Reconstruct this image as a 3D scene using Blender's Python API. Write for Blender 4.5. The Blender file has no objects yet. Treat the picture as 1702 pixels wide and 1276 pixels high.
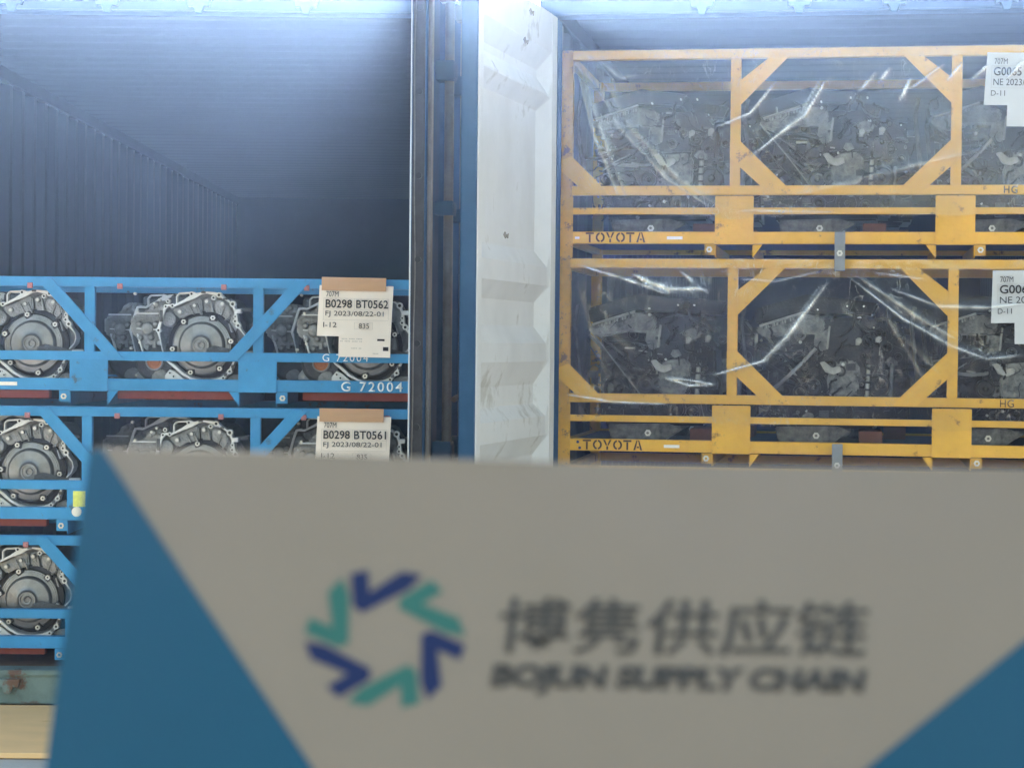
import bpy, bmesh, math, random
from mathutils import Vector, Matrix, noise

S = bpy.context.scene
COL = S.collection
rad = math.radians

# ------------------------------------------------------------------ camera
cd = bpy.data.cameras.new('camera')
cam = bpy.data.objects.new('camera', cd); COL.objects.link(cam)
YAW, PITCH, ROLL = -0.0054, 0.0191, 0.0097
def cam_axes():
    f = Vector((-math.sin(YAW)*math.cos(PITCH), math.cos(YAW)*math.cos(PITCH), -math.sin(PITCH)))
    r = Vector((math.cos(YAW), math.sin(YAW), 0))
    d = f.cross(r)
    c, s = math.cos(ROLL), math.sin(ROLL)
    return c*r - s*d, s*r + c*d, f
CR, CDN, CF = cam_axes()
CAMLOC = Vector((0, -8.312, 1.4807))
m3 = Matrix((CR, -CDN, -CF)).transposed()
cam.matrix_world = Matrix.Translation(CAMLOC) @ m3.to_4x4()
cd.sensor_fit = 'HORIZONTAL'; cd.sensor_width = 36; cd.lens = 36*3452.6/1702
cd.clip_start = 0.05; cd.clip_end = 3000
cd.dof.use_dof = True; cd.dof.focus_distance = 8.45; cd.dof.aperture_fstop = 18
S.camera = cam

# ------------------------------------------------------------------ sky, sun, exposure
SUN_EL, SUN_AZ = rad(10.55), rad(-2.2)        # azimuth measured from +Y towards +X
w = bpy.data.worlds.new('World'); S.world = w; w.use_nodes = True
nt = w.node_tree
sky = nt.nodes.new('ShaderNodeTexSky'); sky.sky_type = 'NISHITA'; sky.sun_disc = False
sky.sun_elevation = SUN_EL; sky.sun_rotation = SUN_AZ
sky.dust_density = 2.5; sky.air_density = 1.0; sky.ozone_density = 1.0
bg = nt.nodes['Background']; bg.inputs[1].default_value = 0.05
nt.links.new(sky.outputs[0], bg.inputs[0])
sd = bpy.data.lights.new('sun', 'SUN'); sd.energy = 5.0; sd.angle = rad(0.5); sd.color = (1, .95, .87)
sun = bpy.data.objects.new('sun', sd); COL.objects.link(sun)
sv = Vector((math.sin(SUN_AZ)*math.cos(SUN_EL), math.cos(SUN_AZ)*math.cos(SUN_EL), math.sin(SUN_EL)))
sun.rotation_euler = sv.to_track_quat('Z', 'Y').to_euler()
S.view_settings.view_transform = 'Standard'; S.view_settings.look = 'None'
S.view_settings.exposure = 3.85; S.view_settings.gamma = 1
S.view_settings.use_white_balance = True; S.view_settings.white_balance_temperature = 8000; S.view_settings.white_balance_tint = 10
S.render.engine = 'CYCLES'
cy = S.cycles
cy.max_bounces = 6; cy.diffuse_bounces = 4; cy.glossy_bounces = 3; cy.transmission_bounces = 2
cy.volume_bounces = 0; cy.transparent_max_bounces = 12
cy.use_denoising = True; cy.caustics_reflective = False; cy.caustics_refractive = False
cy.sample_clamp_indirect = 4

# ------------------------------------------------------------------ materials
def mat(name, col, rough=.5, metal=0, var=.12, scale=6, bump=0, bscale=60, wear=None, wearcol=(.2,.1,.05),
        wscale=9, stretch=(1,1,1), spec=.18, randv=0):
    m = bpy.data.materials.new(name); m.use_nodes = True
    t = m.node_tree; n = t.nodes; L = t.links
    b = n['Principled BSDF']
    b.inputs['Roughness'].default_value = rough; b.inputs['Metallic'].default_value = metal
    b.inputs['Specular IOR Level'].default_value = spec
    tc = n.new('ShaderNodeTexCoord'); mp = n.new('ShaderNodeMapping')
    mp.inputs['Scale'].default_value = stretch
    L.new(tc.outputs['Object'], mp.inputs['Vector'])
    ns = n.new('ShaderNodeTexNoise'); ns.inputs['Scale'].default_value = scale; ns.inputs['Detail'].default_value = 6
    ns.inputs['Roughness'].default_value = .65
    L.new(mp.outputs[0], ns.inputs['Vector'])
    rp = n.new('ShaderNodeMapRange')
    rp.inputs['From Min'].default_value = .25; rp.inputs['From Max'].default_value = .75
    rp.inputs['To Min'].default_value = 1-var; rp.inputs['To Max'].default_value = 1+var
    L.new(ns.outputs['Fac'], rp.inputs['Value'])
    mx = n.new('ShaderNodeVectorMath'); mx.operation = 'SCALE'
    mx.inputs[0].default_value = col
    L.new(rp.outputs[0], mx.inputs['Scale'])
    out = mx.outputs[0]
    if randv:
        oi = n.new('ShaderNodeObjectInfo'); r2 = n.new('ShaderNodeMapRange')
        r2.inputs['To Min'].default_value = 1-randv; r2.inputs['To Max'].default_value = 1+randv
        L.new(oi.outputs['Random'], r2.inputs['Value'])
        m2 = n.new('ShaderNodeVectorMath'); m2.operation = 'SCALE'
        L.new(out, m2.inputs[0]); L.new(r2.outputs[0], m2.inputs['Scale']); out = m2.outputs[0]
    if wear is not None:
        n2 = n.new('ShaderNodeTexNoise'); n2.inputs['Scale'].default_value = wscale; n2.inputs['Detail'].default_value = 8
        n2.inputs['Roughness'].default_value = .7
        L.new(mp.outputs[0], n2.inputs['Vector'])
        cr = n.new('ShaderNodeMapRange'); cr.inputs['From Min'].default_value = wear; cr.inputs['From Max'].default_value = wear+.06
        L.new(n2.outputs['Fac'], cr.inputs['Value'])
        mc = n.new('ShaderNodeMix'); mc.data_type = 'RGBA'
        mc.inputs['B'].default_value = (*wearcol, 1)
        L.new(cr.outputs[0], mc.inputs['Factor']); L.new(out, mc.inputs['A']); out = mc.outputs['Result']
        rr = n.new('ShaderNodeMapRange'); rr.inputs['To Min'].default_value = rough; rr.inputs['To Max'].default_value = min(1, rough+.35)
        L.new(cr.outputs[0], rr.inputs['Value']); L.new(rr.outputs[0], b.inputs['Roughness'])
    L.new(out, b.inputs['Base Color'])
    if bump:
        n3 = n.new('ShaderNodeTexNoise'); n3.inputs['Scale'].default_value = bscale; n3.inputs['Detail'].default_value = 5
        L.new(mp.outputs[0], n3.inputs['Vector'])
        bp = n.new('ShaderNodeBump'); bp.inputs['Strength'].default_value = bump; bp.inputs['Distance'].default_value = .01
        L.new(n3.outputs['Fac'], bp.inputs['Height']); L.new(bp.outputs[0], b.inputs['Normal'])
    return m

M = {}
M['blue'] = mat('blue_rack_paint', (.022,.245,.49), .38, 0, .16, 5, .12, 40, .61, (.06,.12,.17), 14, randv=.06)
M['yellow'] = mat('yellow_rack_paint', (.70,.37,.05), .45, 0, .14, 5, .15, 40, .60, (.28,.14,.04), 13, randv=.05)
M['yellow_dirty'] = mat('worn_yellow_post_paint', (.56,.29,.05), .6, 0, .25, 9, .2, 60, .55, (.20,.13,.07), 20)
M['rim'] = mat('machined_aluminium', (.56,.57,.57), .4, .25, .08, 30, .05, 200)
M['cast'] = mat('cast_aluminium', (.25,.255,.255), .46, .45, .45, 16, .5, 120, randv=.1)
M['castdark'] = mat('dark_cast_metal', (.085,.088,.09), .5, .4, .3, 16, .5, 120)
M['engcast'] = mat('oily_cast_metal', (.062,.063,.062), .36, .55, .6, 24, .5, 120)
M['engmid'] = mat('grey_engine_casting', (.12,.122,.118), .40, .5, .8, 26, .8, 60)
M['engdark'] = mat('dark_engine_metal', (.015,.016,.017), .4, .4, .4, 22, .5, 120)
M['englight'] = mat('engine_bright_casting', (.21,.21,.20), .36, .5, .4, 30, .2, 120)
M['steel'] = mat('converter_steel', (.19,.193,.198), .34, .75, .45, 9, .1, 80)
M['steeldark'] = mat('dark_converter_steel', (.045,.045,.05), .42, .6, .3, 10, .15, 80)
M['bolt'] = mat('zinc_bolt', (.50,.50,.49), .32, .6, .1, 40)
M['black'] = mat('black_plastic_and_gaps', (.014,.015,.016), .42, 0, .25, 20, .2, 100)
M['rubber'] = mat('black_rubber', (.03,.03,.033), .65, 0, .3, 20, .2, 80)
M['brown'] = mat('brown_cardboard', (.17,.075,.045), .8, 0, .2, 12)
M['red'] = mat('red_deck_beam', (.30,.075,.055), .6, 0, .2, 8, .1, 40, .62, (.2,.08,.05), 12)
M['pink'] = mat('faded_red_clip', (.42,.19,.20), .6, 0, .25, 60)
M['orange'] = mat('orange_seal', (.46,.17,.08), .5, 0, .15, 30)
M['paper'] = mat('tag_paper', (.90,.80,.71), .8, 0, .03, 12)
M['paperw'] = mat('white_tag_paper', (.62,.62,.62), .8, 0, .03, 12)
M['tape'] = mat('brown_tape', (.58,.34,.20), .4, 0, .06, 8, stretch=(1,1,8))
M['ink'] = mat('black_ink', (.035,.03,.03), .7, 0, .1)
M['inkline'] = mat('grey_ink', (.42,.38,.34), .7, 0, .1)
M['inkbrown'] = mat('stencil_ink', (.06,.03,.02), .7, 0, .2, 40)
M['whitepaint'] = mat('white_stencil_paint', (.8,.84,.86), .6, 0, .06, 60)
M['sticker'] = mat('pale_sticker', (.72,.70,.62), .5, 0, .1, 90)
M['stickery'] = mat('yellow_sticker', (.68,.72,.16), .5, 0, .2, 60)
M['doorwhite'] = mat('dirty_white_door_paint', (.59,.595,.595), .5, 0, .12, 3, .1, 8, .575, (.46,.45,.43), 3.0, stretch=(1,1,.7))
M['doorblue'] = mat('faded_blue_container_paint', (.022,.072,.14), .9, 0, .2, 4, .12, 30, .66, (.05,.07,.09), 6, spec=.03)
M['cblue'] = mat('blue_container_paint', (.015,.065,.155), .42, 0, .12, 3, .1, 30, .70, (.3,.35,.4), 7)
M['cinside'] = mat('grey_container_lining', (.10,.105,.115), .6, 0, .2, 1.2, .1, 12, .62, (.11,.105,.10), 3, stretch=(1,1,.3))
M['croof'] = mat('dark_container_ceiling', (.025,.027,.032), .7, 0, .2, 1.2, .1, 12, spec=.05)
M['sill'] = mat('rusty_green_sill', (.14,.20,.19), .65, 0, .3, 6, .4, 60, .585, (.16,.095,.07), 5)
M['scuff'] = mat('grey_brown_scuff', (.26,.235,.21), .8, 0, .4, 40)
M['rust'] = mat('rusty_steel', (.21,.125,.085), .75, 0, .35, 12, .5, 80)
M['grey'] = mat('grey_strap_steel', (.20,.21,.22), .5, .2, .15, 20)
M['keeper'] = mat('pale_blue_keeper_paint', (.05,.12,.21), .6, 0, .2, 30)
M['rod'] = mat('galvanised_rod', (.12,.11,.105), .55, .2, .25, 20)
M['white'] = mat('lit_seal_edge', (.45,.48,.5), .4, 0, .05)
M['floorwood'] = mat('container_floor_plywood', (.16,.10,.06), .7, 0, .3, 8, .3, 40)
M['wood'] = mat('fresh_plywood', (.95,.58,.29), .7, 0, .08, 3, .2, 14, .66, (.75,.42,.17), 5, stretch=(1,3,3), spec=.02)
M['concrete'] = mat('pale_concrete', (.46,.45,.43), .85, 0, .18, 1.5, .3, 60, .66, (.33,.32,.31), 3, spec=.05)
M['card'] = mat('shaded_white_card', (.205,.184,.164), .75, 0, .09, 3)  # white card; the shade of the person behind it is put into the grey
M['cardblue'] = mat('petrol_blue_card', (.004,.070,.138), .7, 0, .10, 3)
M['logoblue'] = mat('logo_blue', (.008,.022,.09), .7, 0, .03)
M['logogreen'] = mat('logo_green', (.02,.125,.12), .7, 0, .03)
M['logogrey'] = mat('logo_grey', (.055,.056,.06), .7, 0, .03)

def film_mat():
    m = bpy.data.materials.new('clear_plastic_film'); m.use_nodes = True
    t = m.node_tree; n = t.nodes; L = t.links
    for x in list(n): n.remove(x)
    out = n.new('ShaderNodeOutputMaterial')
    tr = n.new('ShaderNodeBsdfTransparent'); tr.inputs[0].default_value = (.95,.96,.97,1)
    gl = n.new('ShaderNodeBsdfGlossy'); gl.inputs['Roughness'].default_value = .13
    gl.inputs['Color'].default_value = (1,1,1,1)
    df = n.new('ShaderNodeBsdfDiffuse'); df.inputs['Color'].default_value = (.82,.84,.88,1)
    tl = n.new('ShaderNodeBsdfTranslucent'); tl.inputs['Color'].default_value = (.82,.84,.88,1)
    md = n.new('ShaderNodeMixShader'); md.inputs[0].default_value = .3
    L.new(df.outputs[0], md.inputs[1]); L.new(tl.outputs[0], md.inputs[2])
    ms = n.new('ShaderNodeMixShader'); ms.inputs[0].default_value = .5
    L.new(md.outputs[0], ms.inputs[1]); L.new(gl.outputs[0], ms.inputs[2])
    at = n.new('ShaderNodeAttribute'); at.attribute_name = 'crease_glint'  # whiter doubled film at the folds, with bright glints painted in
    fr = n.new('ShaderNodeFresnel'); fr.inputs[0].default_value = 1.5
    nz = n.new('ShaderNodeTexNoise'); nz.inputs['Scale'].default_value = 14; nz.inputs['Detail'].default_value = 6
    tc = n.new('ShaderNodeTexCoord'); L.new(tc.outputs['Object'], nz.inputs['Vector'])
    mr = n.new('ShaderNodeMapRange'); mr.inputs['From Min'].default_value = .3; mr.inputs['From Max'].default_value = .8
    mr.inputs['To Min'].default_value = .0; mr.inputs['To Max'].default_value = .016
    L.new(nz.outputs['Fac'], mr.inputs[0])
    a1 = n.new('ShaderNodeMath'); a1.operation = 'ADD'; L.new(mr.outputs[0], a1.inputs[0]); L.new(at.outputs['Fac'], a1.inputs[1])
    a2 = a1; a2.use_clamp = True
    fr.inputs[0].default_value = 1.1
    s1 = n.new('ShaderNodeMixShader'); L.new(fr.outputs[0], s1.inputs[0]); L.new(tr.outputs[0], s1.inputs[1]); L.new(gl.outputs[0], s1.inputs[2])
    fm = n.new('ShaderNodeMapping'); fm.inputs['Scale'].default_value = (1,1,.55); fm.inputs['Rotation'].default_value = (0,rad(35),0)
    L.new(tc.outputs['Object'], fm.inputs['Vector'])
    fn = n.new('ShaderNodeTexNoise'); fn.inputs['Scale'].default_value = 19; fn.inputs['Detail'].default_value = 4; fn.inputs['Distortion'].default_value = .8
    L.new(fm.outputs[0], fn.inputs['Vector'])
    f1 = n.new('ShaderNodeMath'); f1.operation = 'SUBTRACT'; f1.inputs[1].default_value = .5; L.new(fn.outputs['Fac'], f1.inputs[0])
    f2 = n.new('ShaderNodeMath'); f2.operation = 'ABSOLUTE'; L.new(f1.outputs[0], f2.inputs[0])
    f3 = n.new('ShaderNodeMapRange'); f3.inputs['From Min'].default_value = .013; f3.inputs['From Max'].default_value = .0
    f3.inputs['To Min'].default_value = 0; f3.inputs['To Max'].default_value = .42; L.new(f2.outputs[0], f3.inputs[0])  # fine bright filaments painted as glints on the crumpled film
    lf = n.new('ShaderNodeTexNoise'); lf.inputs['Scale'].default_value = 3.5; lf.inputs['Detail'].default_value = 2; L.new(tc.outputs['Object'], lf.inputs['Vector'])
    l2 = n.new('ShaderNodeMapRange'); l2.inputs['From Min'].default_value = .47; l2.inputs['From Max'].default_value = .68; L.new(lf.outputs['Fac'], l2.inputs[0])
    f4 = n.new('ShaderNodeMath'); f4.operation = 'MULTIPLY'; L.new(f3.outputs[0], f4.inputs[0]); L.new(l2.outputs[0], f4.inputs[1])
    f5 = n.new('ShaderNodeMath'); f5.operation = 'ADD'; f5.use_clamp = True; L.new(f4.outputs[0], f5.inputs[0]); L.new(a2.outputs[0], f5.inputs[1])
    bp = n.new('ShaderNodeBump'); bp.inputs['Strength'].default_value = .25; bp.inputs['Distance'].default_value = .01
    n2 = n.new('ShaderNodeTexNoise'); n2.inputs['Scale'].default_value = 26; n2.inputs['Detail'].default_value = 4
    L.new(tc.outputs['Object'], n2.inputs['Vector']); L.new(n2.outputs['Fac'], bp.inputs['Height'])
    L.new(bp.outputs[0], gl.inputs['Normal'])
    mx = n.new('ShaderNodeMixShader'); L.new(f5.outputs[0], mx.inputs[0])
    L.new(s1.outputs[0], mx.inputs[1]); L.new(ms.outputs[0], mx.inputs[2])
    L.new(mx.outputs[0], out.inputs[0])
    return m
M['film'] = film_mat()

# ------------------------------------------------------------------ mesh helpers
class MB:
    def __init__(s): s.v = []; s.f = []; s.sm = []
    def add(s, vs, fs, smooth=False):
        o = len(s.v); s.v += [tuple(p) for p in vs]
        for f in fs: s.f.append(tuple(i+o for i in f)); s.sm.append(smooth)
        return s
    def box(s, x0, x1, y0, y1, z0, z1):
        v = [(x,y,z) for x in (x0,x1) for y in (y0,y1) for z in (z0,z1)]
        return s.add(v, [(0,1,3,2),(4,6,7,5),(0,4,5,1),(2,3,7,6),(0,2,6,4),(1,5,7,3)])
    def prism(s, pts, y0, y1):            # polygon in x,z (counter-clockwise seen from -y), extruded along y
        a = sum(pts[i][0]*pts[(i+1)%len(pts)][1]-pts[(i+1)%len(pts)][0]*pts[i][1] for i in range(len(pts)))
        if a < 0: pts = pts[::-1]
        n = len(pts)
        v = [(p[0],y0,p[1]) for p in pts]+[(p[0],y1,p[1]) for p in pts]
        return s.add(v, [tuple(range(n)), tuple(range(2*n-1,n-1,-1))]+[((i+1)%n,i,n+i,n+(i+1)%n) for i in range(n)])
    def bar(s, a, b, wd, y0, y1):         # flat bar from a to b (x,z) of width wd
        d = Vector((b[0]-a[0], b[1]-a[1])).normalized(); p = Vector((-d.y, d.x))*wd/2
        return s.prism([(a[0]-p.x,a[1]-p.y),(b[0]-p.x,b[1]-p.y),(b[0]+p.x,b[1]+p.y),(a[0]+p.x,a[1]+p.y)], y0, y1)
    def hbrace(s, xa, za, xb, zb, wd, y0, y1):   # slanting flat bar with level ends
        t = math.atan2(abs(zb-za), abs(xb-xa)); h = wd/2/math.sin(t)
        return s.prism([(xa-h,za),(xa+h,za),(xb+h,zb),(xb-h,zb)], y0, y1)
    def lathe(s, prof, c=(0,0,0), seg=32, axis='y', cap=True):   # prof list of (r, t) along the axis
        v = []; fs = []
        for r, t in prof:
            for k in range(seg):
                a = 2*math.pi*k/seg
                p = (r*math.cos(a), t, r*math.sin(a))
                if axis == 'z': p = (r*math.cos(a), r*math.sin(a), t)
                elif axis == 'x': p = (t, r*math.cos(a), r*math.sin(a))
                v.append((p[0]+c[0], p[1]+c[1], p[2]+c[2]))
        for j in range(len(prof)-1):
            for k in range(seg):
                q = (j*seg+k, j*seg+(k+1)%seg, (j+1)*seg+(k+1)%seg, (j+1)*seg+k)
                fs.append(q if axis == 'y' else q[::-1] if False else q)
        if cap:
            fs.append(tuple(range(seg-1,-1,-1))); fs.append(tuple((len(prof)-1)*seg+k for k in range(seg)))
        return s.add(v, fs, True)
    def cyl(s, c, r, t0, t1, seg=16, axis='y'): return s.lathe([(r,t0),(r,t1)], c, seg, axis)
    def tube(s, pts, r, seg=8):
        pts = [Vector(p) for p in pts]; v = []; fs = []
        up = Vector((.3,.2,1)).normalized()
        for i, p in enumerate(pts):
            t = (pts[min(i+1,len(pts)-1)]-pts[max(i-1,0)]).normalized()
            a = t.cross(up)
            if a.length < 1e-3: a = t.cross(Vector((1,0,0)))
            a.normalize(); b = t.cross(a)
            rr = r[i] if isinstance(r, (list, tuple)) else r
            for k in range(seg):
                g = 2*math.pi*k/seg; v.append(p+a*math.cos(g)*rr+b*math.sin(g)*rr)
        for i in range(len(pts)-1):
            for k in range(seg): fs.append((i*seg+k, i*seg+(k+1)%seg, (i+1)*seg+(k+1)%seg, (i+1)*seg+k))
        fs.append(tuple(range(seg))); fs.append(tuple((len(pts)-1)*seg+k for k in range(seg-1,-1,-1)))
        return s.add(v, fs, True)
    def mesh(s, name, m, bev=0, seg=1):
        me = bpy.data.meshes.new(name); me.from_pydata(s.v, [], s.f)
        me.polygons.foreach_set('use_smooth', s.sm)
        bm = bmesh.new(); bm.from_mesh(me)
        bmesh.ops.recalc_face_normals(bm, faces=bm.faces)
        if bev:
            es = [e for e in bm.edges if len(e.link_faces) == 2 and e.calc_face_angle(0) > rad(40)]
            bmesh.ops.bevel(bm, geom=es, offset=bev, segments=seg, affect='EDGES', clamp_overlap=True)
        for e in bm.edges:
            if len(e.link_faces) == 2 and e.calc_face_angle(0) > rad(35): e.smooth = False
        bm.to_mesh(me); bm.free()
        me.materials.append(M[m]); return me
    def build(s, name, m, parent=None, bev=0, seg=1): return obj(name, s.mesh(name, m, bev, seg), parent)

def obj(name, me, parent=None, loc=None):
    o = bpy.data.objects.new(name, me); COL.objects.link(o)
    if parent is not None: o.parent = parent
    if loc: o.location = loc
    return o
def thing(name, label, cat, loc=(0,0,0), rz=0, group=None):
    o = bpy.data.objects.new(name, None); COL.objects.link(o); o.empty_display_size = .1
    o.location = loc; o.rotation_euler = (0,0,rz); tag(o, label, cat, group); return o
def tag(o, label, cat, group=None):
    o['label'] = label; o['category'] = cat
    if group: o['group'] = group
    return o
def copy_tree(o, parent=None, skip=()):
    c = o.copy(); COL.objects.link(c); c.parent = parent
    for ch in o.children:
        if ch.name.split('.')[0] not in skip: copy_tree(ch, c, skip)
    return c
def text_mesh(body, m, width=None, height=.03, thick=.0006, bold=0, shear=0, space=1.0, spc=.0):
    cu = bpy.data.curves.new('lettering', 'FONT'); cu.body = body; cu.size = 1; cu.offset = bold; cu.shear = shear
    cu.space_character = space; cu.resolution_u = 3
    o = bpy.data.objects.new('lettering', cu); COL.objects.link(o)
    dg = bpy.context.evaluated_depsgraph_get(); dg.update()
    me = bpy.data.meshes.new_from_object(o.evaluated_get(dg))
    bpy.data.objects.remove(o); bpy.data.curves.remove(cu)
    xs = [v.co.x for v in me.vertices]; ys = [v.co.y for v in me.vertices]
    x0, x1, y0, y1 = min(xs), max(xs), min(ys), max(ys)
    sy = height/(y1-y0); sx = width/(x1-x0) if width else sy
    for v in me.vertices:
        v.co = Vector(((v.co.x-x0)*sx, 0, (v.co.y-y0)*sy))
    bm = bmesh.new(); bm.from_mesh(me)
    for f in bm.faces:
        if f.normal.y > 0: f.normal_flip()
    bm.normal_update()
    r = bmesh.ops.extrude_face_region(bm, geom=list(bm.faces))
    for v in [g for g in r['geom'] if isinstance(g, bmesh.types.BMVert)]: v.co.y -= thick
    bmesh.ops.recalc_face_normals(bm, faces=bm.faces)
    bm.to_mesh(me); bm.free()
    me.name = 'lettering'; me.materials.clear(); me.materials.append(M[m]); return me
def text(body, m, parent, x, y, z, width=None, height=.03, name='lettering', **k):
    return obj(name, text_mesh(body, m, width, height, **k), parent, (x,y,z))

# ------------------------------------------------------------------ the setting
g = MB().box(-220,220,-220,220,-.4,0).build('ground', 'concrete'); g['kind'] = 'structure'
b = MB().box(-3.6,-.9,-1.0,-.035,.004,.024).build('plywood_sheet', 'wood', None, .002)
tag(b, 'pale tan plywood sheet lying on the ground before the rusty container sill', 'plywood')

# ------------------------------------------------------------------ containers
DL, XL = .1708, .2082
EX = Vector((math.cos(DL), -math.sin(DL), 0)); NR = Vector((math.sin(DL), math.cos(DL), 0))
def RW(x, y, z): return Vector((XL,0,0)) + EX*x + NR*y + Vector((0,0,z))

def corrugated(x_or_axis, length, y0, z0, z1, per=.278, dep=.036):
    """profile along the length of a side wall: list of (offset, y)"""
    pr = []; n = int(length/per)
    for i in range(n):
        a = y0+i*per
        pr += [(0,a),(0,a+.07),(dep,a+.07+.068),(dep,a+.07+.068+.07)]
    pr.append((0,y0+n*per)); return pr
HW, HT, DP, FZ = 1.219, 2.896, 12.19, .15
def container(label, loc, rz):
    t = thing('shipping_container', label, 'container', loc, rz)
    for s in (-1, 1):
        pr = corrugated('y', DP-.3, .14, FZ, 2.8)
        v = []; f = []
        for off, y in pr:
            xx = s*(HW-.012-off)
            v += [(xx,y,FZ-.02),(xx,y,2.80)]
        k = len(v)
        for off, y in pr:
            xx = s*(HW-.010-off)
            v += [(xx,y,FZ-.02),(xx,y,2.80)]
        for i in range(len(pr)-1):
            f.append((2*i,2*i+2,2*i+3,2*i+1)); f.append((k+2*i,k+2*i+1,k+2*i+3,k+2*i+2))
        MB().add(v, f).build('side_wall', 'cinside', t)
        MB().box(s*HW, s*(HW-.075), 0, .13, 0, HT-.11).build('corner_post', 'doorblue', t, .006, 2)
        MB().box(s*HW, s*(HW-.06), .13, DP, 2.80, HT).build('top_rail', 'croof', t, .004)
        MB().box(s*HW, s*(HW-.06), .13, DP, .03, FZ-.02).build('bottom_rail', 'cblue', t, .004)
    # roof of transverse corrugated sheets
    v = []; f = []; y = .13; rows = []
    while y < DP-.1:
        rows += [(y,2.872),(y+.09,2.872),(y+.12,2.869),(y+.21,2.869),(y+.24,2.872)]; y += .24
    for yy, zz in rows: v += [(-HW+.06,yy,zz),(HW-.06,yy,zz)]
    for i in range(len(rows)-1):
        if rows[i+1][0]-rows[i][0] > 1e-6: f.append((2*i,2*i+1,2*i+3,2*i+2))
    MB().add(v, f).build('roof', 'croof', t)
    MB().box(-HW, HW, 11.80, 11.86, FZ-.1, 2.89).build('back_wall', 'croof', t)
    MB().box(-HW+.06, HW-.06, .16, DP-.1, .10, FZ).build('floor', 'floorwood', t)
    h = MB().box(-HW, HW, .002, .12, 2.792, HT).build('header', 'cblue', t, .006, 2)
    sl = MB().box(-HW+.076, HW-.076, .002, .15, .022, .152).box(-HW+.076, HW-.076, -.012, .0, .135, .158).build('sill', 'sill', t, .005, 2)
    for x in (-.57,-.19,.175,.60):
        for part, z, m, dz in ((h, 2.812, 'keeper', 1), (sl, .095, 'sill', 1)):
            k = MB().prism([(x-.05,z+.03*dz),(x+.05,z+.03*dz),(x+.042,z-.004*dz),(x+.022,z-.002*dz),(x+.012,z-.03*dz),(x-.012,z-.03*dz),(x-.022,z-.002*dz),(x-.042,z-.004*dz)], -.03, .0)
            k.build('cam_keeper', m, part, .003)
    return t
CL = container('blue container with three blue racks of gearboxes inside its open end', (-1.39,0,0), 0)
CRt = container('container with three yellow racks wrapped in clear film inside its open end', RW(1.15,0,0), -DL)
bpy.context.view_layer.update()

def hang(parent, child, world):
    child.parent = parent; child.matrix_parent_inverse = Matrix(); child.matrix_local = parent.matrix_world.inverted() @ world

# left container's right hand door, opened towards the camera: its blue outer face with lock rods
DW, DZ0, DZ1 = 1.105, .17, 2.785
def frame_at(o, d): return Matrix.Translation(o) @ Matrix.Rotation(math.atan2(d[1], d[0]), 4, 'Z')
pan = MB()
xs = [(.0,0),(.09,0),(.13,-.03),(.30,-.03),(.34,0),(.50,0),(.54,-.03),(.72,-.03),(.76,0),(.92,0),(.96,-.03),(1.0,-.03),(1.04,0),(1.105,0)]
v = [(x, y-.002, z) for x, y in xs for z in (DZ0, DZ1)]
nn = len(v)
v += [(x, -.050, z) for x, y in xs for z in (DZ0, DZ1)]
f = []
for i in range(len(xs)-1):
    f += [(2*i,2*i+2,2*i+3,2*i+1),(nn+2*i,nn+2*i+1,nn+2*i+3,nn+2*i+2),(2*i,nn+2*i,nn+2*i+2,2*i+2),(2*i+1,2*i+3,nn+2*i+3,nn+2*i+1)]
f += [(0,1,nn+1,nn),(nn-2,2*nn-2,2*nn-1,nn-1)]
dL = pan.add(v, f).build('door', 'doorblue')
hang(CL, dL, frame_at((-.150,.0,0), (-.117,-1.1)))
dL['label'] = 'dark blue outer face of the opened door with lock rods'
MB().box(1.105,1.118,-.046,-.004,DZ0,DZ1).build('gasket', 'rubber', dL, .003)
# wavy lip of the seal, and its edge with caught light painted white
for yy, mm, wv in ((-.0505,'white',.0), (-.036,'rod',.0025)):
    pts = [(1.122, yy+wv*math.sin(z*5.1)+wv*.5*math.sin(z*13), DZ0+z) for z in [i*.06 for i in range(44)]]
    MB().tube(pts, .0022 if wv else .0028, 6).build('seal_lip', mm, dL)
for i in range(9):
    MB().cyl((1.118,-.022,.32+i*.29),.011,0,.006,12,'x').build('gasket_screw', 'black', dL)
for x in (.40, .84):
    MB().cyl((x,.045,0),.017,.12,2.83,14,'z').build('lock_rod', 'rod', dL)
    for z, hh in ((.42,.06),(1.05,.08),(1.94,.05),(2.42,.07)):
        MB().box(x-.045,x+.045,.0,.066,z,z+hh).box(x-.03,x+.03,.066,.07,z+.01,z+hh-.01).build('rod_bracket', 'doorblue', dL, .004)
    MB().box(x-.03,x+.03,.01,.07,2.70,2.76).build('lock_cam', 'rod', dL, .004)
MB().tube([(.84,.07,1.28),(.80,.085,1.29),(.45,.085,1.30),(.40,.075,1.30)], .011).build('door_handle', 'rod', dL)
MB().box(1.02,1.07,.0,.014,.2,2.75).build('edge_strip', 'rod', dL, .003)
for z in (.45,1.1,1.75,2.4):
    MB().box(-.03,.07,-.0,.016,z,z+.1).cyl((-.03,.006,z-.01),.012,0,.12,10,'z').build('hinge', 'doorblue', dL, .002)

# right container's left hand door: white inner face with pressed ribs
PROF = [(2.785,0),(2.632,0),(2.555,.042),(2.525,.042),(2.462,.006),(2.455,.006),(2.395,.044),(1.845,.044),(1.785,.006),(1.712,.006),(1.645,.044),
        (1.55,.044),(1.485,.006),(1.415,.006),(1.325,.044),(1.25,.044),(1.20,.006),(1.125,.006),(1.05,.044),(.97,.044),(.92,.006),(.85,.006),(.77,.044),(.69,.044),(.64,.006),(.57,.006),(.49,.044),(.40,.044),(.33,0),(.17,0)]
v = []; f = []; X0, X1 = .085, 1.075
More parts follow.
